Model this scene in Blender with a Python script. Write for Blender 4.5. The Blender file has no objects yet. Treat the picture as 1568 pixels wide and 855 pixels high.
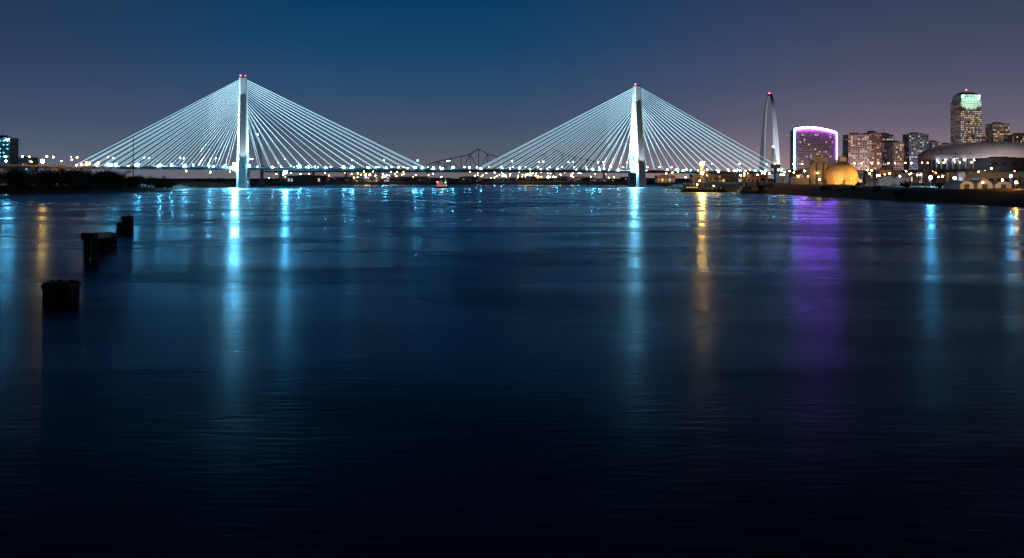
import bpy, math, random
from mathutils import Vector
random.seed(7)
sc=bpy.context.scene
F=1358.0; HC=11.0; HV=273.0
def lin(r,g,b):
    f=lambda c:(c/255/12.92) if c/255<=0.04045 else ((c/255+0.055)/1.055)**2.4
    return (f(r),f(g),f(b),1)
def pixel_to_world(u,v,D):   # image pixel (u, v) at a chosen distance -> world position
    return Vector(((u-784)/F*D, D, HC+(HV-v)/F*D))
def sx(u,D): return (u-784)/F*D
def sz(v,D): return HC+(HV-v)/F*D

# ---------------- materials ----------------
MATS={}
def mat(name,col,rough=0.7,metal=0.0,noise=0.25,nscale=0.3,em=None,es=0.0,sample=True):
    if name in MATS: return MATS[name]
    m=bpy.data.materials.new(name); m.use_nodes=True
    nt=m.node_tree; b=nt.nodes['Principled BSDF']
    b.inputs['Roughness'].default_value=rough; b.inputs['Metallic'].default_value=metal
    if noise>0:
        tc=nt.nodes.new('ShaderNodeTexCoord'); nz=nt.nodes.new('ShaderNodeTexNoise')
        nz.inputs['Scale'].default_value=nscale; nz.inputs['Detail'].default_value=6
        nt.links.new(tc.outputs['Object'],nz.inputs['Vector'])
        mx=nt.nodes.new('ShaderNodeMix'); mx.data_type='RGBA'
        mx.inputs[6].default_value=(col[0]*(1-noise),col[1]*(1-noise),col[2]*(1-noise),1)
        mx.inputs[7].default_value=(min(1,col[0]*(1+noise)),min(1,col[1]*(1+noise)),min(1,col[2]*(1+noise)),1)
        nt.links.new(nz.outputs['Fac'],mx.inputs[0]); nt.links.new(mx.outputs[2],b.inputs['Base Color'])
    else: b.inputs['Base Color'].default_value=(col[0],col[1],col[2],1)
    if em:
        b.inputs['Emission Color'].default_value=(em[0],em[1],em[2],1); b.inputs['Emission Strength'].default_value=es
        if not sample: m.cycles.emission_sampling='NONE'
    MATS[name]=m; return m
concrete=mat('concrete',(0.42,0.43,0.43))
deck_conc=mat('deck_concrete',(0.3,0.3,0.3))
asphalt=mat('asphalt',(0.05,0.05,0.05))
steel=mat('dark_steel',(0.06,0.065,0.07),0.5,0.3)
cablem=mat('emissive_cable_sheath',(0.10,0.10,0.10),0.7,0,0,em=(0.46,0.84,1.0),es=1.5,sample=False)  # cables glow by emission, standing in for floodlighting
stain=mat('stainless_steel',(0.55,0.56,0.58),0.45,0.6,0.08,0.05)
brick=mat('brick_wall',(0.26,0.17,0.14)); beige=mat('limestone_wall',(0.40,0.36,0.33))
greyw=mat('grey_wall',(0.25,0.26,0.29)); darkw=mat('dark_wall',(0.08,0.08,0.09))
roofw=mat('roof_membrane',(0.34,0.33,0.35))
glass=mat('dark_glass',(0.03,0.035,0.04),0.3,0,0)
wwarm=mat('lit_window_warm',(0.1,0.1,0.1),0.5,0,0,em=(1,0.66,0.30),es=0.9,sample=False)
wcool=mat('lit_window_cool',(0.1,0.1,0.1),0.5,0,0,em=(0.75,0.9,1.0),es=0.6,sample=False)
wdim=mat('dim_window',(0.1,0.1,0.1),0.5,0,0,em=(1,0.6,0.35),es=0.22,sample=False)
wcyan=mat('lit_window_cyan',(0.1,0.1,0.1),0.5,0,0,em=(0.2,0.75,1.0),es=2.5)
timber=mat('wet_timber',(0.014,0.012,0.011),0.7,0,0.5,2.0)
rust=mat('hull_paint',(0.06,0.035,0.03)); whitep=mat('white_paint',(0.7,0.7,0.68))
goldp=mat('dome_concrete',(0.62,0.50,0.30),0.6,0,0.3,0.25)
def lamp(name,c,s): return mat(name,(0.8,0.8,0.8),0.5,0,0,em=c,es=s)
L_cyan=lamp('led_lamp',(0.17,0.66,1.0),420)
L_cyanS=lamp('led_floodlamp',(0.17,0.64,1.0),1400)
L_cyanX=lamp('pylon_floodlamp',(0.26,0.74,1.0),5500)
L_white=lamp('white_lamp',(0.7,0.88,1.0),160)
L_or=lamp('sodium_lamp',(1.0,0.36,0.07),100)
L_orS=lamp('sodium_floodlamp',(1.0,0.38,0.07),480)
L_ye=lamp('yellow_lamp',(1.0,0.58,0.16),120)
L_red=lamp('red_beacon_light',(1.0,0.04,0.06),25)
L_gr=lamp('green_nav_light',(0.05,1.0,0.3),18)
N_mag=lamp('neon_magenta',(0.52,0.10,1.0),95); N_pur=lamp('neon_violet',(0.36,0.14,1.0),16); N_blue=lamp('neon_blue',(0.15,0.5,1.0),14)

# ---------------- mesh builder ----------------
T_=(1+5**.5)/2
ICV=[Vector(v).normalized() for v in [(-1,T_,0),(1,T_,0),(-1,-T_,0),(1,-T_,0),(0,-1,T_),(0,1,T_),(0,-1,-T_),(0,1,-T_),(T_,0,-1),(T_,0,1),(-T_,0,-1),(-T_,0,1)]]
ICF=[(0,11,5),(0,5,1),(0,1,7),(0,7,10),(0,10,11),(1,5,9),(5,11,4),(11,10,2),(10,7,6),(7,1,8),(3,9,4),(3,4,2),(3,2,6),(3,6,8),(3,8,9),(4,9,5),(2,4,11),(6,2,10),(8,6,7),(9,8,1)]
class MB:
    def __init__(s): s.v=[]; s.f=[]; s.m=[]; s.mats=[]
    def mi(s,m):
        if m not in s.mats: s.mats.append(m)
        return s.mats.index(m)
    def add(s,vs,fs,m):
        o=len(s.v); k=s.mi(m); s.v+= [tuple(v) for v in vs]
        for f in fs: s.f.append(tuple(i+o for i in f)); s.m.append(k)
    def box(s,c,d,m,rz=0,ax=None):
        cx,cy,cz=c; hx,hy,hz=d[0]/2,d[1]/2,d[2]/2
        ca,sa=math.cos(rz),math.sin(rz); vs=[]
        for z in(-hz,hz):
            for x,y in((-hx,-hy),(hx,-hy),(hx,hy),(-hx,hy)):
                vs.append((cx+x*ca-y*sa,cy+x*sa+y*ca,cz+z))
        s.add(vs,[(3,2,1,0),(4,5,6,7),(0,1,5,4),(1,2,6,5),(2,3,7,6),(3,0,4,7)],m)
    def b2(s,x0,x1,y0,y1,z0,z1,m): s.box(((x0+x1)/2,(y0+y1)/2,(z0+z1)/2),(x1-x0,y1-y0,z1-z0),m)
    def tube(s,p0,p1,r,m,n=6,r1=None):
        p0=Vector(p0);p1=Vector(p1); d=(p1-p0).normalized()
        a=d.orthogonal().normalized(); b=d.cross(a); r1=r if r1 is None else r1
        vs=[]
        for p,rr in((p0,r),(p1,r1)):
            for i in range(n):
                t=2*math.pi*i/n; vs.append(p+a*math.cos(t)*rr+b*math.sin(t)*rr)
        fs=[(i,(i+1)%n,n+(i+1)%n,n+i) for i in range(n)]+[tuple(range(n-1,-1,-1)),tuple(range(n,2*n))]
        s.add(vs,fs,m)
    def ball(s,p,r,m):
        p=Vector(p); s.add([p+v*r for v in ICV],ICF,m)
    def loft(s,rings,m,cap=True):
        n=len(rings[0]); vs=[v for r in rings for v in r]; fs=[]
        for k in range(len(rings)-1):
            for i in range(n):
                j=(i+1)%n; fs.append((k*n+i,k*n+j,(k+1)*n+j,(k+1)*n+i))
        if cap: fs+= [tuple(range(n-1,-1,-1)),tuple(range((len(rings)-1)*n,len(rings)*n))]
        s.add(vs,fs,m)
    def rev(s,c,prof,m,n=32):
        s.loft([[(c[0]+r*math.cos(2*math.pi*i/n),c[1]+r*math.sin(2*math.pi*i/n),c[2]+z) for i in range(n)] for r,z in prof],m)
    def obj(s,name,parent=None,smooth=False):
        me=bpy.data.meshes.new(name); me.from_pydata(s.v,[],s.f)
        for m in s.mats: me.materials.append(m)
        me.polygons.foreach_set('material_index',s.m)
        if smooth: me.polygons.foreach_set('use_smooth',[True]*len(s.f))
        me.update(); o=bpy.data.objects.new(name,me); sc.collection.objects.link(o)
        if parent: o.parent=parent
        return o
def empty(name):
    o=bpy.data.objects.new(name,None); sc.collection.objects.link(o); return o
def spot(name,loc,tgt,P,col,ang=60,parent=None,rad=0.5,blend=0.4):
    l=bpy.data.lights.new(name,'SPOT'); l.energy=P; l.color=col[:3]; l.spot_size=math.radians(ang); l.spot_blend=blend; l.shadow_soft_size=rad
    o=bpy.data.objects.new(name,l); sc.collection.objects.link(o); o.location=loc
    o.rotation_euler=(Vector(tgt)-Vector(loc)).to_track_quat('-Z','Y').to_euler()
    if parent: o.parent=parent
    return o

# ---------------- ground & river ----------------
def interp(tab,y):
    if y<=tab[0][0]: return tab[0][1]
    for (a,b),(c,d) in zip(tab,tab[1:]):
        if y<=c: return b+(d-b)*(y-a)/(c-a)
    return tab[-1][1]
LT=[(-400,-520),(300,-430),(590,-345),(754,-288),(860,-325),(1000,-345),(1200,-330),(1500,-280),(2700,-100)]
RT=[(-400,330),(200,205),(332,191),(404,184),(575,178),(700,176),(880,160),(1000,172),(1300,215),(1500,260),(2000,350),(2700,420)]
from mathutils import noise as N
def hgt(x,y):
    wob=N.noise(Vector((x*0.012,y*0.012,0)))*10+N.noise(Vector((x*0.05,y*0.05,3)))*3
    d=max(interp(LT,y)-x, x-interp(RT,y), y-1480)+wob*0.6
    if x>0 and y<1500: h=min(d*0.22,6.0)
    else: h=min(d*0.12,5.0)
    h=max(-3,h)
    if h>1: h+=N.noise(Vector((x*0.03,y*0.03,9)))*0.7
    return h
def axis(a,b,st,outs):
    l=[]; x=a
    while x<=b: l.append(x); x+=st
    return sorted([-o+a for o in outs]+l+[b+o for o in outs])
xs=axis(-700,760,10,[60,200,500,1200,3000,8000]); ys=axis(-380,2600,16,[80,300,900,2500,7000,12000])
vs=[(x,y,hgt(x,y)) for y in ys for x in xs]; nx=len(xs)
fs=[(j*nx+i,j*nx+i+1,(j+1)*nx+i+1,(j+1)*nx+i) for j in range(len(ys)-1) for i in range(nx-1)]
gm=MB(); gm.add(vs,fs,mat('river_mud_and_grass',(0.04,0.04,0.03),0.95,0,0.5,0.15)); gm.obj('ground',smooth=True)

wm=bpy.data.materials.new('river_water'); wm.use_nodes=True; nt=wm.node_tree
nt.nodes.remove(nt.nodes['Principled BSDF']); outn=[n for n in nt.nodes if n.type=='OUTPUT_MATERIAL'][0]
gl=nt.nodes.new('ShaderNodeBsdfAnisotropic')
df=nt.nodes.new('ShaderNodeBsdfDiffuse'); df.inputs['Color'].default_value=(0.001,0.004,0.008,1)
fr=nt.nodes.new('ShaderNodeFresnel'); fr.inputs['IOR'].default_value=1.36
ms=nt.nodes.new('ShaderNodeMixShader'); nt.links.new(fr.outputs[0],ms.inputs[0]); nt.links.new(df.outputs[0],ms.inputs[1]); nt.links.new(gl.outputs[0],ms.inputs[2]); nt.links.new(ms.outputs[0],outn.inputs[0])
tc=nt.nodes.new('ShaderNodeTexCoord')
def nz(scale,rot,sc3,detail,dist=0.0):
    mp=nt.nodes.new('ShaderNodeMapping'); mp.inputs['Scale'].default_value=sc3; mp.inputs['Rotation'].default_value=(0,0,rot)
    n=nt.nodes.new('ShaderNodeTexNoise'); n.inputs['Scale'].default_value=scale; n.inputs['Detail'].default_value=detail; n.inputs['Distortion'].default_value=dist
    nt.links.new(tc.outputs['Object'],mp.inputs['Vector']); nt.links.new(mp.outputs['Vector'],n.inputs['Vector']); return n
big=nz(0.03,0.45,(0.5,1.2,1),2,0.8)
mr=nt.nodes.new('ShaderNodeMapRange'); mr.interpolation_type='SMOOTHSTEP'; mr.inputs[1].default_value=0.25; mr.inputs[2].default_value=0.75; mr.inputs[3].default_value=0.19; mr.inputs[4].default_value=0.33
nt.links.new(big.outputs['Fac'],mr.inputs[0]); nt.links.new(mr.outputs[0],gl.inputs['Roughness'])
# silt-laden current boils: reflectance varies softly across the river
cur=nz(0.05,0.5,(0.45,1.3,1),3,1.0)
cr_=nt.nodes.new('ShaderNodeMapRange'); cr_.interpolation_type='SMOOTHSTEP'; cr_.inputs[1].default_value=0.3; cr_.inputs[2].default_value=0.62; cr_.inputs[3].default_value=0.0; cr_.inputs[4].default_value=1.0
nt.links.new(cur.outputs['Fac'],cr_.inputs[0])
cm=nt.nodes.new('ShaderNodeMix'); cm.data_type='RGBA'; cm.inputs[6].default_value=(0.25,0.40,0.50,1); cm.inputs[7].default_value=(0.44,0.70,0.84,1)
nt.links.new(cr_.outputs[0],cm.inputs[0]); nt.links.new(cm.outputs[2],gl.inputs['Color'])
fine=nz(1.3,0.12,(0.4,1.5,1),4,0.4); mid=nz(0.12,-0.3,(0.5,1.3,1),2,0.8)
b1=nt.nodes.new('ShaderNodeBump'); b1.inputs['Distance'].default_value=0.045; b1.inputs['Strength'].default_value=0.6
b2=nt.nodes.new('ShaderNodeBump'); b2.inputs['Distance'].default_value=0.05; b2.inputs['Strength'].default_value=0.5
nt.links.new(fine.outputs['Fac'],b1.inputs['Height']); nt.links.new(mid.outputs['Fac'],b2.inputs['Height'])
nt.links.new(b1.outputs['Normal'],b2.inputs['Normal']); nt.links.new(b2.outputs['Normal'],gl.inputs['Normal'])
w=MB(); w.add([(-9000,-500,0),(9000,-500,0),(9000,3200,0),(-9000,3200,0)],[(0,1,2,3)],wm); w.obj('river_water')

# ---------------- cable-stayed bridge ----------------
T1=Vector((-301,993,0)); AX=Vector((453,88,0)); LM=AX.length; AX.normalize(); PR=Vector((-AX.y,AX.x,0)); RZ=math.atan2(AX.y,AX.x)
def dz(t):
    if t<LM*1.35: return 22.7-2.9*t/LM
    return 18.8+max(0,(t-LM*1.45))*0.012
def B(t,s,z): return T1+AX*t+PR*s+Vector((0,0,z))
bridge=empty('cable_stayed_bridge')
dk=MB(); ts=[-620+10*i for i in range(190)]
def strip(m,s0,s1,z0,z1):
    dk.loft([[B(t,s0,dz(t)+z0),B(t,s1,dz(t)+z0),B(t,s1,dz(t)+z1),B(t,s0,dz(t)+z1)] for t in ts],m)
strip(deck_conc,-13,13,-0.5,-0.05); strip(asphalt,-12.2,12.2,-0.045,0.0)
for s in(-13.3,13.3): strip(steel,s-0.3,s+0.3,-2.6,-0.5)
for s in(-13.1,0,13.1): strip(deck_conc,s-0.25,s+0.25,-0.04,1.0)
for s in(-6.0,6.0): strip(whitep,s-0.08,s+0.08,0.004,0.008)
for t in ts[::1]:
    dk.box(B(t,0,dz(t)-1.4),(0.5,26,1.7),steel,RZ)
dk.obj('deck',bridge)
pm=MB()
def pier(t):
    z=dz(t)-2.6; g=-2
    for s in(-8,8): pm.tube(B(t,s,g),B(t,s,z-1.8),1.3,concrete,12)
    pm.box(B(t,0,z-0.95),(2.6,24,1.9),concrete,RZ)
for t in [-190,-245,-300,-355,-410,-465,-520]+[650,705,760,815,870,925,980,1035,1090,1145,1200]: pier(t)
pm.obj('approach_piers',bridge)
def sleg(z): return 2.6+14.5*max(0,1-z/104.0)
ZT=124
def tower(t0,nm,zt):
    m=MB()
    def ring(z,sg):
        a=(5.6-1.4*z/ZT); c=2.7-0.3*z/ZT; ch=a*0.42; s0=sleg(z)*sg
        pts=[(-a,-c+ch*0.7),(-a+ch,-c),(a-ch*0.5,-c),(a,-c+ch*0.4),(a,c-ch*0.4),(a-ch*0.5,c),(-a+ch,c),(-a,c-ch*0.7)]
        return [B(t0+p,s0+q,z) for p,q in pts]
    for sg in(-1,1): m.loft([ring(z,sg) for z in(-3,6,22,45,70,90,103.9)],concrete)
    a=4.45
    def cr(z,k=1): 
        return [B(t0+p*k,q*k,z) for p,q in[(-a,-3.4),(-a+1.9,-5.1),(a-1,-5.1),(a,-4.3),(a,4.3),(a-1,5.1),(-a+1.9,5.1),(-a,3.4)]]
    m.loft([cr(103),cr(110,0.97),cr(zt-1.5,0.94),cr(zt,0.86)],concrete)
    m.box(B(t0,0,dz(t0)-5.0),(7,30,3.4),concrete,RZ)
    m.box(B(t0,0,-0.2),(14,44,2.6),concrete,RZ)
    m.obj(nm,bridge)
    l=MB(); l.ball(B(t0-2.5,-2,zt+1.2),0.9,L_red); l.ball(B(t0+2.5,-2,zt+1.0),0.6,L_red) if t0==0 else None
    l.tube(B(t0,0,zt),B(t0,0,zt+3),0.15,steel); l.obj(nm+'_beacon',bridge)
    z=dz(t0)
    for k in (-1,1):
        P=2.8e6 if k<0 else 3e5
        spot('floodlight_or_added_fill',B(t0+k*46,-14,z+2),B(t0,-4,78),P,(0.62,0.9,1.0),70,bridge)
        spot('floodlight_or_added_fill',B(t0+k*22,-4,z+2),B(t0,-8,50),P*0.22,(0.62,0.9,1.0),70,bridge)
    spot('floodlight_or_added_fill',B(t0+3,-32,z+1),B(t0,-6,85),4e4,(0.8,0.9,1.0),75,bridge)  # fill spot added to brighten the near face of the pylon
    f=MB(); f.box(B(t0+3,-23,z-0.3),(0.6,19,0.5),steel,RZ); f.box(B(t0+3,-32,z+0.2),(2.2,1.2,0.8),steel,RZ); f.obj('added_fill_light_arm',bridge)  # arm and housing made up to carry the added fill spot
tower(0,'pylon_west',124.5); tower(LM,'pylon_east',124)
cb=MB(); lf=MB(); NCB=17
for t0,lens in((0,{-1:172,1:205}),(LM,{-1:195,1:192})):
    for k in(-1,1):
        for i in range(NCB):
            f=i/(NCB-1); td=t0+k*(18+(lens[k]-18)*f); zt=80+41*(f**0.75)
            for s in(-1,1):
                st=s*min(sleg(zt),20)
                if zt>103: st=s*3
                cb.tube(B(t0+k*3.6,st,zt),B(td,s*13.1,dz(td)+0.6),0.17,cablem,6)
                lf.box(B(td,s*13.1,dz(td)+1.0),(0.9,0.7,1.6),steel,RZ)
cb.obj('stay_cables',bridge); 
# luminaires
t=-560
while t<1250:
    z=dz(t)
    for s in(-1,1):
        lf.tube(B(t,s*13.1,z),B(t,s*13.1,z+9.5),0.14,steel); lf.tube(B(t,s*13.1,z+9.5),B(t,s*11,z+10),0.1,steel)
        side=(t<-185 or t>650)
        c=random.choice([L_or,L_or,L_ye]) if side else (L_or if random.random()<0.2 else L_cyan)
        if not side and random.random()<0.35: continue
        lf.ball(B(t,s*11,z+9.9),0.36 if c is L_cyan else random.uniform(0.5,0.95),c)
    t+=37 if (-190<t<640) else 24
random.seed(3)
t=-170
while t<655:
    wgt=1.0 if t<200 else (0.3 if t<300 else 0.55)
    r=random.choice([0.4,0.55,0.75,1.05])*(0.65+0.35*wgt)
    if random.random()<(0.95 if t<230 else 0.7):
        lf.ball(B(t,-13.9,dz(t)+random.uniform(0.8,2.4)),r,L_cyan if random.random()<0.85 else L_white)
    t+=random.uniform(7,14)
lf.ball(B(-8,-14.9,dz(0)+3.5),1.4,L_cyanX); lf.ball(B(-6,-14.9,dz(0)-3.5),0.8,L_cyanX)
lf.ball(B(LM-7,-14.9,dz(LM)+3),1.0,L_cyanX)
for tt in(-150,-135,-110,-85,-60,-35,60,120,190,520,590): lf.ball(B(tt,-13.8,dz(tt)+2),0.65 if tt<300 else 0.42,L_cyanS)
for tt in(-165,-157,-160,-148): lf.ball(B(tt,-13.7,dz(tt)+1.8+random.random()*2),1.1,L_or)
lf.obj('street_lights',bridge)

# ---------------- lamp posts elsewhere ----------------
def lamp_post(u,v,D,r,m,name='street_lamp'):
    p=pixel_to_world(u,v,D); g=max(0,hgt(p.x,p.y)); mb=MB()
    if p.z-g<3: p.z=g+3
    mb.tube((p.x,p.y+0.4,g-0.5),(p.x,p.y+0.4,p.z+0.5),0.16,steel,6,0.1)
    mb.tube((p.x,p.y+0.4,p.z+0.5),(p.x,p.y-0.6,p.z+0.6+r),0.08,steel)
    mb.box((p.x,p.y-0.3,p.z+r+0.12),(0.7,1.2,0.2),steel); mb.ball(p,r,m); return mb.obj(name)
for a in [(437,264,905,1.9,L_cyanS),(65,247,900,1.9,L_orS),(48,248,880,0.6,L_or),(94,247,880,0.6,L_or),(110,245,890,0.7,L_or),(9,247,860,0.9,L_cyan),
          (12,214,1250,1.5,L_cyanS),(1222,270,700,0.7,L_or),(1232,262,700,0.7,L_or),(1332,266,720,0.75,L_or),(1345,270,640,1.3,L_orS),(1362,266,700,0.7,L_or),(1378,270,650,0.6,L_ye),
          (1425,272,520,0.85,L_cyanS),(1462,273,500,0.8,L_white),(1443,270,620,0.6,L_ye),(1505,281,420,0.4,L_ye),(1535,276,470,0.5,L_white),(1556,283,400,0.6,L_orS),(1548,270,500,0.6,L_cyanS),
          (1100,263,900,0.8,L_orS),(1124,262,900,0.7,L_ye),(1140,266,860,0.6,L_or),(1046,262,930,0.65,L_ye),(1020,266,960,0.5,L_or),(1160,268,850,0.6,L_ye),(1178,266,830,0.8,L_or),(1200,268,760,0.65,L_ye),
          (1395,266,800,0.6,L_or),(1410,268,760,0.6,L_ye),(1482,268,700,0.6,L_or),(1520,266,720,0.6,L_ye),(1255,275,620,0.5,L_ye),
          (285,262,1120,0.9,L_or),(322,264,1120,0.8,L_ye),(352,263,1120,0.7,L_or),(460,267,1120,0.6,L_cyan)]: lamp_post(*a)
random.seed(44)
for i in range(46):
    u=random.uniform(1010,1566); D=random.uniform(640,1000) if u>1180 else random.uniform(900,1050)
    lamp_post(u,random.uniform(258,272),D,random.uniform(0.3,0.6),random.choice([L_or,L_or,L_ye,L_ye,L_white]))

# ---------------- gateway arch ----------------
arch=empty('gateway_arch'); D=2000; ac=pixel_to_world(1178,273,D); base=8.0
h=sz(145,D)-base
def cat(x): return 211.5-20.96*math.cosh(0.03292*x)
sc_h=h/190.5; ang=math.radians(-96.5)
dirv=Vector((math.cos(ang),math.sin(ang),0)); nrm=Vector((-dirv.y,dirv.x,0))
rings=[]
for i in range(61):
    u=-1+2*i/60; x=91.2*math.copysign(abs(u)**0.8,u); z=max(0,cat(x))
    dzx=-20.96*0.03292*math.sinh(0.03292*x); tg=(dirv+Vector((0,0,dzx))).normalized(); out=nrm.cross(tg); 
    if out.z<0 : out=-out
    side=16.5-11.3*min(1,max(0,z/190)); c=Vector((ac.x,ac.y,base))+dirv*x*sc_h+Vector((0,0,z*sc_h))
    rings.append([c-out*side*0.577, c+out*side*0.289+nrm*side/2, c+out*side*0.289-nrm*side/2])
am=MB(); am.loft(rings,stain); am.obj('arch_shell',arch)
bm=MB(); bm.ball((ac.x,ac.y,base+h+3),1.6,L_red); bm.obj('beacon',arch)
spot('floodlight_or_added_fill',(ac.x-70,ac.y-230,9),(ac.x,ac.y,110),6e5,(0.6,0.75,1.0),60,arch)
spot('floodlight_or_added_fill',(ac.x+90,ac.y-210,9),(ac.x+12,ac.y-60,110),4.5e6,(0.9,0.93,1.0),60,arch)

# ---------------- buildings ----------------
def building(name,u0,u1,v,D,depth,wall,lit=0.35,fh=4.0,cw=3.6,base=5.0,cool=0.25,wash=None,crown=False,ww=0.6,wh=0.55,parts=True):
    e=empty(name); X0,X1=sx(u0,D),sx(u1,D); zt=sz(v,D); m=MB()
    m.b2(X0,X1,D,D+depth,base-1,zt,wall)
    m.b2(X0-0.3,X1+0.3,D-0.3,D+depth+0.3,zt-0.6,zt+0.9,wall)
    nf=max(1,int((zt-base-3)/fh)); fhh=(zt-base-2)/nf
    for k in range(1,nf): 
        m.b2(X0-0.12,X1+0.12,D-0.12,D,base+k*fhh-0.25,base+k*fhh+0.05,wall)
    m.obj('walls',e)
    wi=MB(); nc=max(2,int((X1-X0)/cw)); cwx=(X1-X0)/nc; nd=max(2,int(depth/cw)); cwy=depth/nd
    for k in range(nf):
        z0=base+k*fhh+fhh*0.25; z1=z0+fhh*wh; rowp=lit*random.uniform(0.4,1.6); run=None
        for i in range(nc):
            r=random.random()
            mt=glass
            if r<rowp: mt=wcool if random.random()<cool else (wwarm if random.random()<0.6 else wdim)
            elif r<rowp*1.7: mt=wdim
            xa=X0+(i+0.5-ww/2)*cwx; xb=xa+ww*cwx
            wi.add([(xa,D-0.06,z0),(xb,D-0.06,z0),(xb,D-0.06,z1),(xa,D-0.06,z1)],[(0,1,2,3)],mt)
        for i in range(nd):
            mt=glass if random.random()>rowp*0.8 else wdim
            ya=D+(i+0.5-ww/2)*cwy; yb=ya+ww*cwy
            wi.add([(X0-0.06,yb,z0),(X0-0.06,ya,z0),(X0-0.06,ya,z1),(X0-0.06,yb,z1)],[(0,1,2,3)],mt)
            wi.add([(X1+0.06,ya,z0),(X1+0.06,yb,z0),(X1+0.06,yb,z1),(X1+0.06,ya,z1)],[(0,1,2,3)],mt)
    wi.obj('windows',e)
    if parts:
        r=MB(); wx=(X1-X0)
        r.b2(X0+wx*0.25,X0+wx*0.6,D+depth*0.3,D+depth*0.7,zt+0.9,zt+(4.5 if zt>40 else 2.2),wall)
        r.b2(X0+wx*0.7,X0+wx*0.82,D+depth*0.3,D+depth*0.5,zt+0.9,zt+(3 if zt>40 else 1.8),greyw)
        if zt>40: r.tube((X0+wx*0.4,D+depth*0.5,zt+4),(X0+wx*0.4,D+depth*0.5,zt+12),0.2,steel)
        r.obj('rooftop_plant',e)
    if wash:
        xc=(X0+X1)/2; hh=zt-base
        dist=max(40,hh*0.7); P=wash[1]*4*math.pi*(dist**2+(hh*0.4)**2)*2.0
        spot('floodlight_or_added_fill',(xc-10,D-dist,base+6),(xc,D,base+hh*0.55),P,wash[0],100,e,1.0)  # spot added to brighten the facade, no fixture behind it
    return e,X0,X1,zt
pk=(1.0,0.64,0.62); bl=(0.70,0.76,1.0); wm_=(1.0,0.70,0.40); og=(1,0.5,0.13)
building('hotel_building',1299,1331,207,1500,26,beige,0.34,3.4,3.6,wash=(pk,0.8))
building('hotel_building',1331,1350,204,1506,30,brick,0.32,3.4,3.6,wash=(pk,1.1))
building('office_building',1351,1368,207,1620,26,greyw,0.2,wash=(pk,0.9))
building('office_building',1368,1384,219,1560,26,beige,0.25,wash=(pk,0.6))
building('office_building',1392,1422,206,1800,30,greyw,0.24,4,4,wash=(bl,1.0))
building('office_building',1425,1440,218,1900,24,greyw,0.15,wash=(pk,0.9))
building('office_building',1441,1467,222,1980,24,beige,0.2,wash=(pk,0.7))
building('office_building',1521,1546,190,1900,32,beige,0.45,4.4,4.2,wash=(wm_,0.8))
building('office_building',1550,1590,207,1700,30,brick,0.3,wash=(pk,0.9))
building('office_building',1504,1520,212,2050,30,greyw,0.2,wash=(pk,0.8))
# skyscraper
e,X0,X1,zt=building('office_skyscraper',1471,1503,156,1800,42,beige,0.55,4.0,3.5,wash=(wm_,0.45),parts=False)
cr=MB(); Dk=1800; xm=(X0+X1)/2
crownm=mat('floodlit_crown_stone',(0.5,0.6,0.52)); 
cr.b2(X0+2,X1-2,Dk+2,Dk+40,zt+0.9,zt+10,crownm); cr.b2(X0+4,X1-4,Dk+4,Dk+38,zt+10,zt+15,crownm)
for i in range(9):
    xa=X0+3+i*(X1-X0-6)/8; cr.b2(xa-0.5,xa+0.5,Dk+1.4,Dk+2,zt+0.9,zt+11,whitep)
cr.loft([[(X0+4,Dk+4,zt+15),(X1-4,Dk+4,zt+15),(X1-4,Dk+38,zt+15),(X0+4,Dk+38,zt+15)],[(X0+11,Dk+16,zt+21),(X1-11,Dk+16,zt+21),(X1-11,Dk+26,zt+21),(X0+11,Dk+26,zt+21)]],mat('copper_roof',(0.12,0.25,0.2)))
cr.tube((xm,Dk+20,zt+21),(xm,Dk+20,zt+26),0.4,steel); cr.ball((xm,Dk+20,zt+26),1.3,L_red); cr.ball((X0+3,Dk,zt+12),0.8,L_white); cr.ball((X1-3,Dk,zt+12),0.8,L_white)
cr.obj('crown',e); spot('crown_light',(xm,Dk-26,zt-6),(xm,Dk,zt+9),7e4,(0.5,1.0,0.75),110,e)
# casino hotel with neon outline
D=1400; e,X0,X1,zt=building('casino_hotel',1217,1280,203,D,24,mat('casino_facade',(0.22,0.17,0.19)),0.12,3.6,3.4,wash=((0.9,0.62,0.7),1.3),parts=False,cool=0.2)
nm=MB(); n=24; arc=MB(); prof=[]
for i in range(n+1):
    f=i/n; x=X0+(X1-X0)*f; z=zt+1+8*(1-((f-0.32)/0.68)**2 if f>0.32 else 1-((0.32-f)/0.6)**2)-1.5; prof.append((x,z))
for (xa,za),(xb,zb) in zip(prof,prof[1:]):
    arc.add([(xa,D,zt+0.9),(xb,D,zt+0.9),(xb,D,zb),(xa,D,za),(xa,D+24,zt+0.9),(xb,D+24,zt+0.9),(xb,D+24,zb),(xa,D+24,za)],[(0,1,2,3),(5,4,7,6),(3,2,6,7)],MATS['casino_facade'])
    nm.tube((xa,D-1.2,za),(xb,D-1.2,zb),1.3,N_mag)
nm.tube((X0-1,D-1.2,12),(X0-1,D-1.2,prof[0][1]),1.1,N_blue); nm.tube((X1+1,D-1.2,40),(X1+1,D-1.2,prof[-1][1]),1.1,N_pur)
arc.obj('curved_parapet',e); nm.obj('neon_outline',e)
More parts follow.
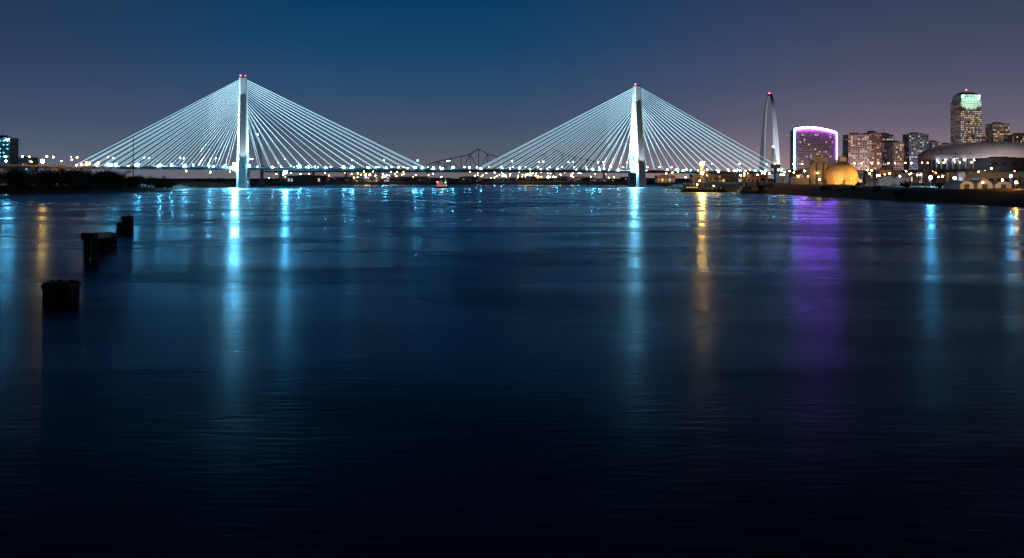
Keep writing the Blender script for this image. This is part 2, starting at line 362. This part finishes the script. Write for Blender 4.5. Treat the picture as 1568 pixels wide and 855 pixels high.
# domed stadium
st=empty('domed_stadium'); D=1620; c=(sx(1512,D),D,0); R=sx(1600,D)-c[0]+8; ze=sz(238,D); ztp=sz(218,D)
m=MB(); m.rev(c,[(R,4),(R,ze-8)],darkw,64); m.rev(c,[(R+3,ze-8),(R+3,ze)],beige,64); m.obj('walls',st)
m=MB(); m.rev(c,[(R*math.cos(a),ze+(ztp-ze)*math.sin(a)) for a in [i*math.pi/2/10 for i in range(10)]]+[(0.5,ztp)],roofw,64)
m.obj('roof',st,True)
m=MB()
for i in range(64):
    a=2*math.pi*i/64
    m.box((c[0]+(R+1.2)*math.cos(a),c[1]+(R+1.2)*math.sin(a),(ze-8)/2+2),(2,2,ze-12),greyw,a)
for i in range(0,64,2):
    a=2*math.pi*i/64
    prev=None
    for k in range(10):
        q=k*math.pi/2/10; pz=(c[0]+(R+0.3)*math.cos(q)*math.cos(a),c[1]+(R+0.3)*math.cos(q)*math.sin(a),ze+0.25+(ztp-ze)*math.sin(q))
        if prev: m.tube(prev,pz,0.35,greyw,4)
        prev=pz
m.obj('buttresses_and_roof_seams',st)
spot('floodlight_or_added_fill',(c[0]-60,D-R-90,95),(c[0],D-40,ze+5),3.6e5,(1,0.82,0.80),100,st,2)  # spot added in mid-air to make the roof paler
m=MB()
for i in range(16):
    a=math.radians(200+i*8); m.ball((c[0]+(R+5)*math.cos(a),c[1]+(R+5)*math.sin(a),ze-10),0.8,L_white if i<7 else L_or)
    m.tube((c[0]+(R+1)*math.cos(a),c[1]+(R+1)*math.sin(a),ze-9),(c[0]+(R+5)*math.cos(a),c[1]+(R+5)*math.sin(a),ze-9),0.2,steel)
m.obj('perimeter_lights',st)
# gold domed storage building
D=690; dm=empty('domed_storage_building'); cx=sx(1298,D); Rr=12.0; m=MB()
m.rev((cx,D+12,5),[(Rr,-1),(Rr,7)]+[(Rr*math.cos(a)+0.0,7+12.0*math.sin(a)) for a in [i*math.pi/2/12 for i in range(1,12)]]+[(0.4,19.0)],goldp,40); m.obj('dome',dm,True)
m=MB(); m.b2(cx-2.6,cx+2.6,D+9.5,D+14.5,23.5,27.4,greyw); m.b2(cx-3,cx+3,D+9,D+15,27.4,27.8,steel); m.tube((cx,D+12,27.8),(cx,D+12,30.5),0.2,steel)
for i in range(12):
    a=math.pi+math.pi*(i+0.5)/12; m.box((cx+Rr*1.01*math.cos(a),D+12+Rr*1.01*math.sin(a),8.0),(0.5,0.5,8),goldp,a)
m.b2(cx-3,cx+3,D-3,D+2,4,9,goldp); m.obj('headhouse_and_ribs',dm)
spot('floodlight_or_added_fill',(cx+17,D-16,7),(cx+2,D+8,18),4.4e4,(1.0,0.50,0.10),95,dm,0.4)
spot('floodlight_or_added_fill',(cx-14,D-20,7),(cx-2,D+8,15),1.0e4,(1.0,0.55,0.12),95,dm,0.4)
# cement plant
cp=empty('cement_silo_plant'); D=705; m=MB(); xa=sx(1241,D); xb=sx(1272,D)
for i in range(3):
    xc=xa+2.8+i*5.2; m.rev((xc,D+3,5),[(2.55,-1),(2.55,17.5),(2.3,18.2),(0.3,18.4)],greyw,20)
m.b2(xa+1,xb-1.5,D+1.5,D+4.5,23.4,26.5,greyw); m.b2(xa+5,xb-6,D+2,D+5,26.5,30,beige); m.b2(xa+5.4,xb-6.4,D+1.9,D+1.97,28,29,glass); m.tube((xa+3,D+1,25),(xa-12,D-2,8),0.5,steel); m.b2(xa-14,xa-3,D-5,D+6,4,12,greyw)
for k in range(3): m.tube((xa+0.6,D+0.2,9+k*4.5),(xb-2,D+0.2,9+k*4.5),0.12,steel)
m.obj('silos',cp); spot('floodlight_or_added_fill',(xa+14,D-24,7),(xa+9,D,16),9e3,(1.0,0.55,0.18),100,cp,0.4)
# low buildings row behind the levee
random.seed(12)
lowm=[beige,brick,greyw,darkw]
for i in range(26):
    u=1196+i*15+random.uniform(-4,4); Dd=random.uniform(780,1050); vt=random.uniform(261,269)
    col=random.choice([wm_,og,og,bl])
    building('warehouse',u,u+random.uniform(12,26),vt,Dd,18,random.choice(lowm),0.12,4.5,5,wash=(col,random.choice([0.2,0.5,1.0])) if i%2==0 else None)
for a in [(1006,1034,270,1250),(1060,1092,268,1200),(1092,1130,266,1220),(1130,1176,264,1150),(1500,1560,266,640),(1345,1392,275,560)]:
    building('warehouse',a[0],a[1],a[2],a[3],20,random.choice([brick,greyw,darkw]),0.12,4.2,5,wash=(og,0.5))
building('warehouse',1516,1575,243,900,30,darkw,0.04,6,8)
# arched white sheds on the levee
for u0,u1,v in((1470,1491,277),(1497,1520,276),(1524,1549,278)):
    D=430; X0,X1=sx(u0,D),sx(u1,D); m=MB(); n=12; R=(X1-X0)/2; g=5.0; zt=sz(v,D)
    rings=[[( (X0+X1)/2-R*math.cos(math.pi*i/n),y,g+ (zt-g)*(0.45+0.55*math.sin(math.pi*i/n))) for i in range(n+1)]+[(X1,y,g-1),(X0,y,g-1)] for y in(D,D+16)]
    m.loft(rings,whitep); m.b2((X0+X1)/2-1.2,(X0+X1)/2+1.2,D-0.1,D,g-0.5,g+3,darkw); e=empty('arched_shed'); m.obj('shell_and_door',e)
    spot('floodlight_or_added_fill',((X0+X1)/2+1,D-9,g+3.5),((X0+X1)/2,D,g+2.5),750,(1,0.66,0.35),110,e,0.2)
# left-bank grain elevator and yard
D=1250; e,X0,X1,zt=building('grain_elevator',-14,15,212,D,22,darkw,0.0,6,4,wash=((0.15,0.65,1.0),1.2),parts=True)
m=MB()
for i in range(4):
    for k in range(5):
        if (i*3+k*5)%4: m.box((X0+8+i*5.2,D-0.6,sz(216+k*6,D)),(1.8,0.8,1.3),wcyan)
m.obj('lit_signs',e)
building('warehouse',28,48,242,1230,18,darkw,0.2,5,4,cool=1.0,wash=((0.15,0.65,1.0),0.5))
for a in [(440,500,270,1520),(540,600,269,1600)]:
    building('warehouse',a[0],a[1],a[2],a[3],18,darkw,0.2,4.5,5,base=3)
# distant far-bank town below the deck
random.seed(5)
fb=empty('distant_town'); m=MB(); l=MB()
for i in range(50):
    u=random.uniform(480,1010); Dd=random.uniform(1620,2300); x=sx(u,Dd); wd_=random.uniform(15,50); z=random.uniform(8,15)
    m.b2(x-wd_/2,x+wd_/2,Dd,Dd+30,3,z,random.choice([darkw,darkw,greyw,brick]))
    for k in range(int(wd_/6)):
        if random.random()<0.3: m.b2(x-wd_/2+k*6+1,x-wd_/2+k*6+3,Dd-0.2,Dd-0.02,z*0.6,z*0.6+1.6,random.choice([wwarm,wcool,wdim]))
m.obj('buildings',fb)
for i in range(120):
    u=random.choice([random.uniform(400,990),random.gauss(820,45),random.gauss(570,50)]); v=random.uniform(263,273); Dd=random.uniform(1560,1600)
    p=pixel_to_world(u,v,Dd); r=random.uniform(0.3,0.8); mm=random.choice([L_or,L_or,L_or,L_ye,L_white,L_cyan]); l.ball(p,r,mm); l.tube((p.x,p.y+1.5,0),(p.x,p.y+1.5,p.z+1),0.2,steel)
for u in (806,812,560,566): l.ball(pixel_to_world(u,268,1540),1.5,L_or); p=pixel_to_world(u,268,1540); l.tube((p.x,p.y+2,0),(p.x,p.y+2,p.z),0.25,steel)
l.obj('yard_lights',fb)

# ---------------- background truss bridge ----------------
tb=empty('steel_truss_bridge'); m=MB(); D=1900; zd=sz(262,D)
x0,x1=sx(400,D),sx(1040,D); m.b2(x0,x1,D-7,D+7,zd-3,zd,steel)
for u in(430,480,530,580,655,732,848,925,980,1020): m.b2(sx(u,D)-2,sx(u,D)+2,D-6,D+6,-2,zd-3,concrete)
prof=[(655,252),(672,247),(690,243),(706,240),(720,236),(733,228),(746,236),(762,241),(790,243),(818,241),(834,236),(848,228),(861,236),(880,241),(900,245),(925,252)]
for yy in(D-6,D+6):
    pts=[]
    for (ua,va),(ub,vb) in zip(prof,prof[1:]):
        n=1 if ub-ua<18 else 2
        for k in range(n): f=k/n; pts.append((sx(ua+(ub-ua)*f,D),sz(va+(vb-va)*f,D)))
    pts.append((sx(925,D),sz(252,D)))
    for i,((xa,za),(xb,zb)) in enumerate(zip(pts,pts[1:])):
        m.tube((xa,yy,za),(xb,yy,zb),0.9,steel,4); m.tube((xa,yy,zd),(xa,yy,za),0.6,steel,4)
        if i%2: m.tube((xa,yy,za),(xb,yy,zd),0.5,steel,4)
        else: m.tube((xa,yy,zd),(xb,yy,zb),0.5,steel,4)
m.obj('truss_and_deck',tb); l=MB(); 
for i in range(34):
    x=x0+20+i*26; l.tube((x,D-7,zd),(x,D-7,zd+8),0.2,steel); l.ball((x,D-7.5,zd+8),0.7,random.choice([L_or,L_cyan,L_white]) if random.random()<0.7 else L_cyan)
l.obj('deck_lights',tb)

# ---------------- cranes, masts ----------------
def lattice(m,p0,p1,w0,w1,n):
    p0=Vector(p0);p1=Vector(p1); d=(p1-p0).normalized(); a=d.orthogonal().normalized(); b=d.cross(a); prev=None
    for i in range(n+1):
        f=i/n; c=p0.lerp(p1,f); w=w0+(w1-w0)*f; q=[c+a*w+b*w,c-a*w+b*w,c-a*w-b*w,c+a*w-b*w]
        if prev:
            for k in range(4): m.tube(prev[k],q[k],0.22,steel,4); m.tube(prev[k],q[(k+1)%4],0.14,steel,4)
        prev=q
def crane(u0,v0,u1,v1,D):
    e=empty('lattice_boom_crane'); m=MB(); p0=pixel_to_world(u0,v0,D); p1=pixel_to_world(u1,v1,D); g=max(1,hgt(p0.x,D))
    lattice(m,p0,p1,1.4,0.7,12); m.obj('boom',e)
    m=MB(); m.b2(p0.x-5,p0.x+5,D-3,D+3,p0.z-3,p0.z+1.5,steel); m.b2(p0.x-3,p0.x+1,D-3.5,D-3.02,p0.z-2,p0.z+1,glass); m.tube((p0.x,D,g-2),(p0.x,D,p0.z-3),2,steel,10); m.b2(p0.x-6,p0.x+6,D-4,D+4,g-1,g+1.5,steel)
    m.tube(p1,(p0.x-5,D,p0.z+8),0.15,steel); m.tube((p0.x-5,D,p0.z+8),(p0.x-4,D,p0.z),0.3,steel); m.tube(p1,(p1.x,p1.y,p1.z-18),0.12,steel); m.obj('cab_and_tackle',e)
    m=MB(); m.ball(p1,0.8,L_cyan); m.obj('tip_light',e)
crane(401,256,394,206,1120); crane(1187,254,1184,225,1000)
def mast(u,v,D,arms=2):
    p=pixel_to_world(u,v,D); g=hgt(p.x,D); m=MB(); m.tube((p.x,D,g-1),(p.x,D,p.z),0.45,timber,8,0.25)
    for k in range(arms): m.box((p.x,D,p.z-2-3*k),(6,0.3,0.3),timber); [m.tube((p.x+s*2.6,D,p.z-2-3*k),(p.x+s*2.6,D,p.z-1.2-3*k),0.15,whitep) for s in(-1,1)]
    m.obj('utility_pole')
mast(204,210,740,0); mast(27,212,800); mast(1463,232,900); mast(1340,262,520)

# ---------------- vessels ----------------
def hull(m,x,y,L,Wd,z0,z1,mt,bow=0.12):
    r=lambda z,k:[(x-L/2,y-Wd/2,z),(x+L/2-L*bow*k,y-Wd/2,z),(x+L/2,y-Wd*0.2,z),(x+L/2,y+Wd*0.2,z),(x+L/2-L*bow*k,y+Wd/2,z),(x-L/2,y+Wd/2,z)]
    m.loft([r(z0,1.3),r(z1,1)],mt)
tw=empty('towboat'); p=pixel_to_world(677,273,985); m=MB(); x,y=p.x,p.y
hull(m,x,y,15,7,-0.5,1.5,rust); m.obj('hull',tw); m=MB(); m.b2(x-6,x+3,y-2.8,y+2.8,1.5,4,whitep); m.b2(x-5,x+1,y-2.3,y+2.3,4,6.2,whitep); m.b2(x-3,x+0.5,y-1.8,y+1.8,6.2,8.4,whitep); m.b2(x-3.1,x+0.6,y-1.9,y+1.9,7,7.8,glass)
for i in range(5): m.b2(x-5.4+i*1.7,x-4.6+i*1.7,y-2.86,y-2.81,2.3,3.2,wwarm)
m.tube((x-1,y,8.4),(x-1,y,12),0.12,steel); m.tube((x-5.5,y,4),(x-5.5,y,8),0.4,steel,8); m.obj('superstructure',tw)
m=MB(); m.ball((x-5,y-3,6.6),0.85,L_red); m.ball((x+4,y-3,6.2),0.7,L_gr); m.ball((x-1,y,12),0.4,L_white); m.ball((x+5,y-3,3),0.45,L_red);m.obj('nav_lights',tw)
bg=empty('crane_barge'); p=pixel_to_world(1078,273,700); x,y=p.x,p.y; m=MB(); hull(m,x,y,35,11,-0.6,2.0,rust,0.06); hull(m,x+30,y+14,20,9,-0.6,2.2,rust,0.06); m.obj('hull',bg)
m=MB(); m.b2(x-15,x-5,y-3,y+3,2,5.2,rust); m.b2(x-14,x-8,y-2.5,y+2.5,5.2,7.6,greyw)
for i in range(5): m.b2(x-14.2+i*1.9,x-13.2+i*1.9,y-3.06,y-3.01,3.2,4.2,wwarm)
for k in range(4): m.b2(x+3+k*3.4,x+5.4+k*3.4,y-2.5,y+2.5,2,3.6+0.3*(k%2),steel)
m.obj('deckhouse',bg); m=MB(); lattice(m,(x-1.5,y+1,2),(x-1.5,y+1,24),1.2,0.8,10); lattice(m,(x-1.5,y+1,18),(x+12,y+1,9),0.6,0.3,8); m.obj('mast',bg)
m=MB(); m.ball((x-1.5,y-0.9,22.5),1.8,L_orS); m.ball((x-1.5,y-0.9,15),1.1,L_orS); m.ball((x-3.5,y-1,9),0.5,L_ye); m.ball((x-6,y-3.4,6),0.4,L_ye); m.ball((x+7,y-3,5),0.35,L_ye); m.obj('work_lights',bg)
bg=empty('moored_barge'); p=pixel_to_world(1152,273,650); x,y=p.x,p.y; m=MB(); hull(m,x-2,y,16,8,-0.6,2.4,steel,0.06); m.obj('hull',bg); m=MB(); m.b2(x-8,x-3,y-2,y+2,2.4,5,darkw); m.b2(x-6,x-4,y-1.5,y+1.5,5,7,darkw); m.tube((x-1,y,2),(x-1,y,10),0.15,steel); m.obj('deckhouse',bg)

# ---------------- trees ----------------
leaf=mat('foliage_dark',(0.04,0.045,0.028),0.9,0,0.5,0.8); bark=mat('bark',(0.05,0.04,0.035),0.9)
def trees(name,spots):
    m=MB()
    for x,y,h in spots:
        g=hgt(x,y)-0.5
        if g<-0.3: continue
        top=Vector((x+random.uniform(-1,1),y,g+h*0.8)); m.tube((x,y,g),top,0.035*h,bark,6,0.008*h)
        for b in range(7):
            f=random.uniform(0.2,0.8); s=Vector((x,y,g)).lerp(top,f); a=random.uniform(0,6.28); ln=h*random.uniform(0.22,0.42)*(1.15-f*0.6)
            e=s+Vector((math.cos(a)*ln,math.sin(a)*ln,ln*random.uniform(0.4,1.1))); m.tube(s,e,0.012*h,bark,4,0.004*h)
            for c in range(3):
                cc=s.lerp(e,random.uniform(0.55,1.15)); rr=h*random.uniform(0.07,0.13)
                for q in range(14):
                    pz=cc+Vector((random.gauss(0,rr),random.gauss(0,rr),random.gauss(0,rr*0.75))); d1=Vector((random.gauss(0,1),random.gauss(0,1),random.gauss(0,1))).normalized(); d2=d1.orthogonal().normalized(); z=random.uniform(0.25,0.6)
                    m.add([pz-d1*z,pz+d2*z*0.6,pz+d1*z,pz-d2*z*0.6],[(0,1,2,3)],leaf)
    return m.obj(name)
random.seed(11); S=[]
for i in range(230):
    u=random.uniform(-40,272); y=590+164*max(0,u)/271+random.uniform(14,85)
    x=sx(u,y); S.append((x,y,random.uniform(9,16)*(1.0 if u<190 else 0.8)))
trees('riverbank_trees',S)
S=[]
for i in range(40):
    u=random.choice([random.uniform(1140,1185),random.uniform(1180,1560)]); y=random.uniform(590,700) if u<1190 else random.uniform(430,560); S.append((sx(u,y),y,random.uniform(4,8) if u<1190 else random.uniform(2.5,5)))
trees('riverbank_trees',S)
S=[]
for i in range(140):
    u=random.uniform(300,990); y=random.uniform(1500,1555); S.append((sx(u,y),y,random.uniform(4,8)))
trees('riverbank_trees',S)

# ---------------- mooring piles in the foreground ----------------
def piling(segs):
    e=empty('timber_mooring_piles'); 
    for si,(x,y,wx,wy,zt) in enumerate(segs):
        m=MB(); nxp=max(2,int(wx/0.42)); nyp=max(2,int(wy/0.42))
        for i in range(nxp):
            for j in range(nyp):
                if 0<i<nxp-1 and 0<j<nyp-1: continue
                px=x-wx/2+(i+0.5)*wx/nxp+random.uniform(-.03,.03); py=y-wy/2+(j+0.5)*wy/nyp
                m.tube((px,py,-2),(px+random.uniform(-.04,.04),py,zt-random.uniform(0.02,0.22)),0.24,timber,9,0.21)
        m.box((x,y,zt-0.5),(wx+0.06,wy+0.06,0.28),timber); m.box((x,y,zt-0.25),(wx-0.3,wy-0.3,0.2),timber)
        m.obj('pile_cluster_%d'%si,e)
    return e
piling([(sx(82,77.5),78.8,2.5,2.0,1.95)])
e=piling([(sx(133.5,118),119,1.5,1.5,3.7),(sx(164,141),141,2.6,2.0,2.35)])
p0=Vector((sx(134,120),119.5,3.65)); p1=Vector((sx(166,141),141,2.45))
def beam(m,p0,p1,w,h_):
    d=(p1-p0); d.z=0; d.normalize(); q=Vector((-d.y,d.x,0))*w
    m.loft([[p-q-Vector((0,0,h_)),p+q-Vector((0,0,h_)),p+q,p-q] for p in(p0,p1)],timber)
m=MB(); beam(m,p0,p1,0.6,0.9); m.obj('timber_walkway_beam',e)
e3=piling([(sx(174,172),176,1.9,1.8,2.35),(sx(188.5,174),176,1.8,1.8,3.6)])

# ---------------- world ----------------
wd=bpy.data.worlds.new('World'); sc.world=wd; wd.use_nodes=True; nt=wd.node_tree; bgk=nt.nodes['Background']
tc=nt.nodes.new('ShaderNodeTexCoord'); sp=nt.nodes.new('ShaderNodeSeparateXYZ'); nt.links.new(tc.outputs['Generated'],sp.inputs[0])
def ramp(stops):
    r=nt.nodes.new('ShaderNodeValToRGB'); r.color_ramp.interpolation='LINEAR'
    el=r.color_ramp.elements
    while len(el)<len(stops): el.new(0.5)
    for k,(p,c) in enumerate(stops): el[k].position=p; el[k].color=lin(*c)
    nt.links.new(sp.outputs['Z'],r.inputs[0]); return r
rc=ramp([(0,(108,104,110)),(0.03,(84,93,110)),(0.06,(64,84,110)),(0.10,(44,75,110)),(0.15,(20,66,106)),(0.2,(6,58,99)),(0.30,(4,40,68)),(0.5,(3,22,38)),(1,(2,10,20))])
rr=ramp([(0,(176,144,140)),(0.03,(132,115,126)),(0.06,(101,95,116)),(0.10,(80,82,106)),(0.15,(64,71,97)),(0.2,(50,61,88)),(0.30,(26,32,54)),(0.5,(12,15,28)),(1,(6,8,16))])
rl=ramp([(0,(100,106,122)),(0.03,(82,94,114)),(0.06,(66,80,106)),(0.10,(52,70,99)),(0.15,(38,60,91)),(0.2,(28,51,80)),(0.30,(12,36,60)),(0.5,(4,20,34)),(1,(2,9,16))])
def mrr(a,b):
    m=nt.nodes.new('ShaderNodeMapRange'); m.interpolation_type='SMOOTHSTEP'; m.inputs[1].default_value=a; m.inputs[2].default_value=b; nt.links.new(sp.outputs['X'],m.inputs[0]); return m
def mixc(f,a,b_):
    m=nt.nodes.new('ShaderNodeMix'); m.data_type='RGBA'; nt.links.new(f,m.inputs[0]); nt.links.new(a,m.inputs[6]); nt.links.new(b_,m.inputs[7]); return m.outputs[2]
c1=mixc(mrr(-0.05,0.42).outputs[0],rc.outputs[0],rr.outputs[0]); c2=mixc(mrr(-0.20,-0.50).outputs[0],c1,rl.outputs[0])
n=nt.nodes.new('ShaderNodeTexNoise'); n.inputs['Scale'].default_value=2.2; n.inputs['Detail'].default_value=4
mp=nt.nodes.new('ShaderNodeMapping'); mp.inputs['Scale'].default_value=(1,1,3); nt.links.new(tc.outputs['Generated'],mp.inputs[0]); nt.links.new(mp.outputs[0],n.inputs['Vector'])
m=nt.nodes.new('ShaderNodeMapRange'); m.inputs[3].default_value=0.88; m.inputs[4].default_value=1.12; nt.links.new(n.outputs['Fac'],m.inputs[0])
v=nt.nodes.new('ShaderNodeVectorMath'); v.operation='SCALE'; nt.links.new(c2,v.inputs[0]); nt.links.new(m.outputs[0],v.inputs['Scale'])
nt.links.new(v.outputs[0],bgk.inputs['Color']); bgk.inputs['Strength'].default_value=1.0

# ---------------- camera ----------------
cd=bpy.data.cameras.new('camera'); co=bpy.data.objects.new('camera',cd); sc.collection.objects.link(co); sc.camera=co
co.location=(0,0,HC); co.rotation_euler=(math.radians(90),0,0)
cd.sensor_width=36; cd.lens=36*F/1568; cd.shift_y=-(427.5-HV)/1568; cd.clip_end=30000; cd.clip_start=0.5
sc.view_settings.view_transform='Standard'; sc.view_settings.look='None'; sc.view_settings.exposure=0
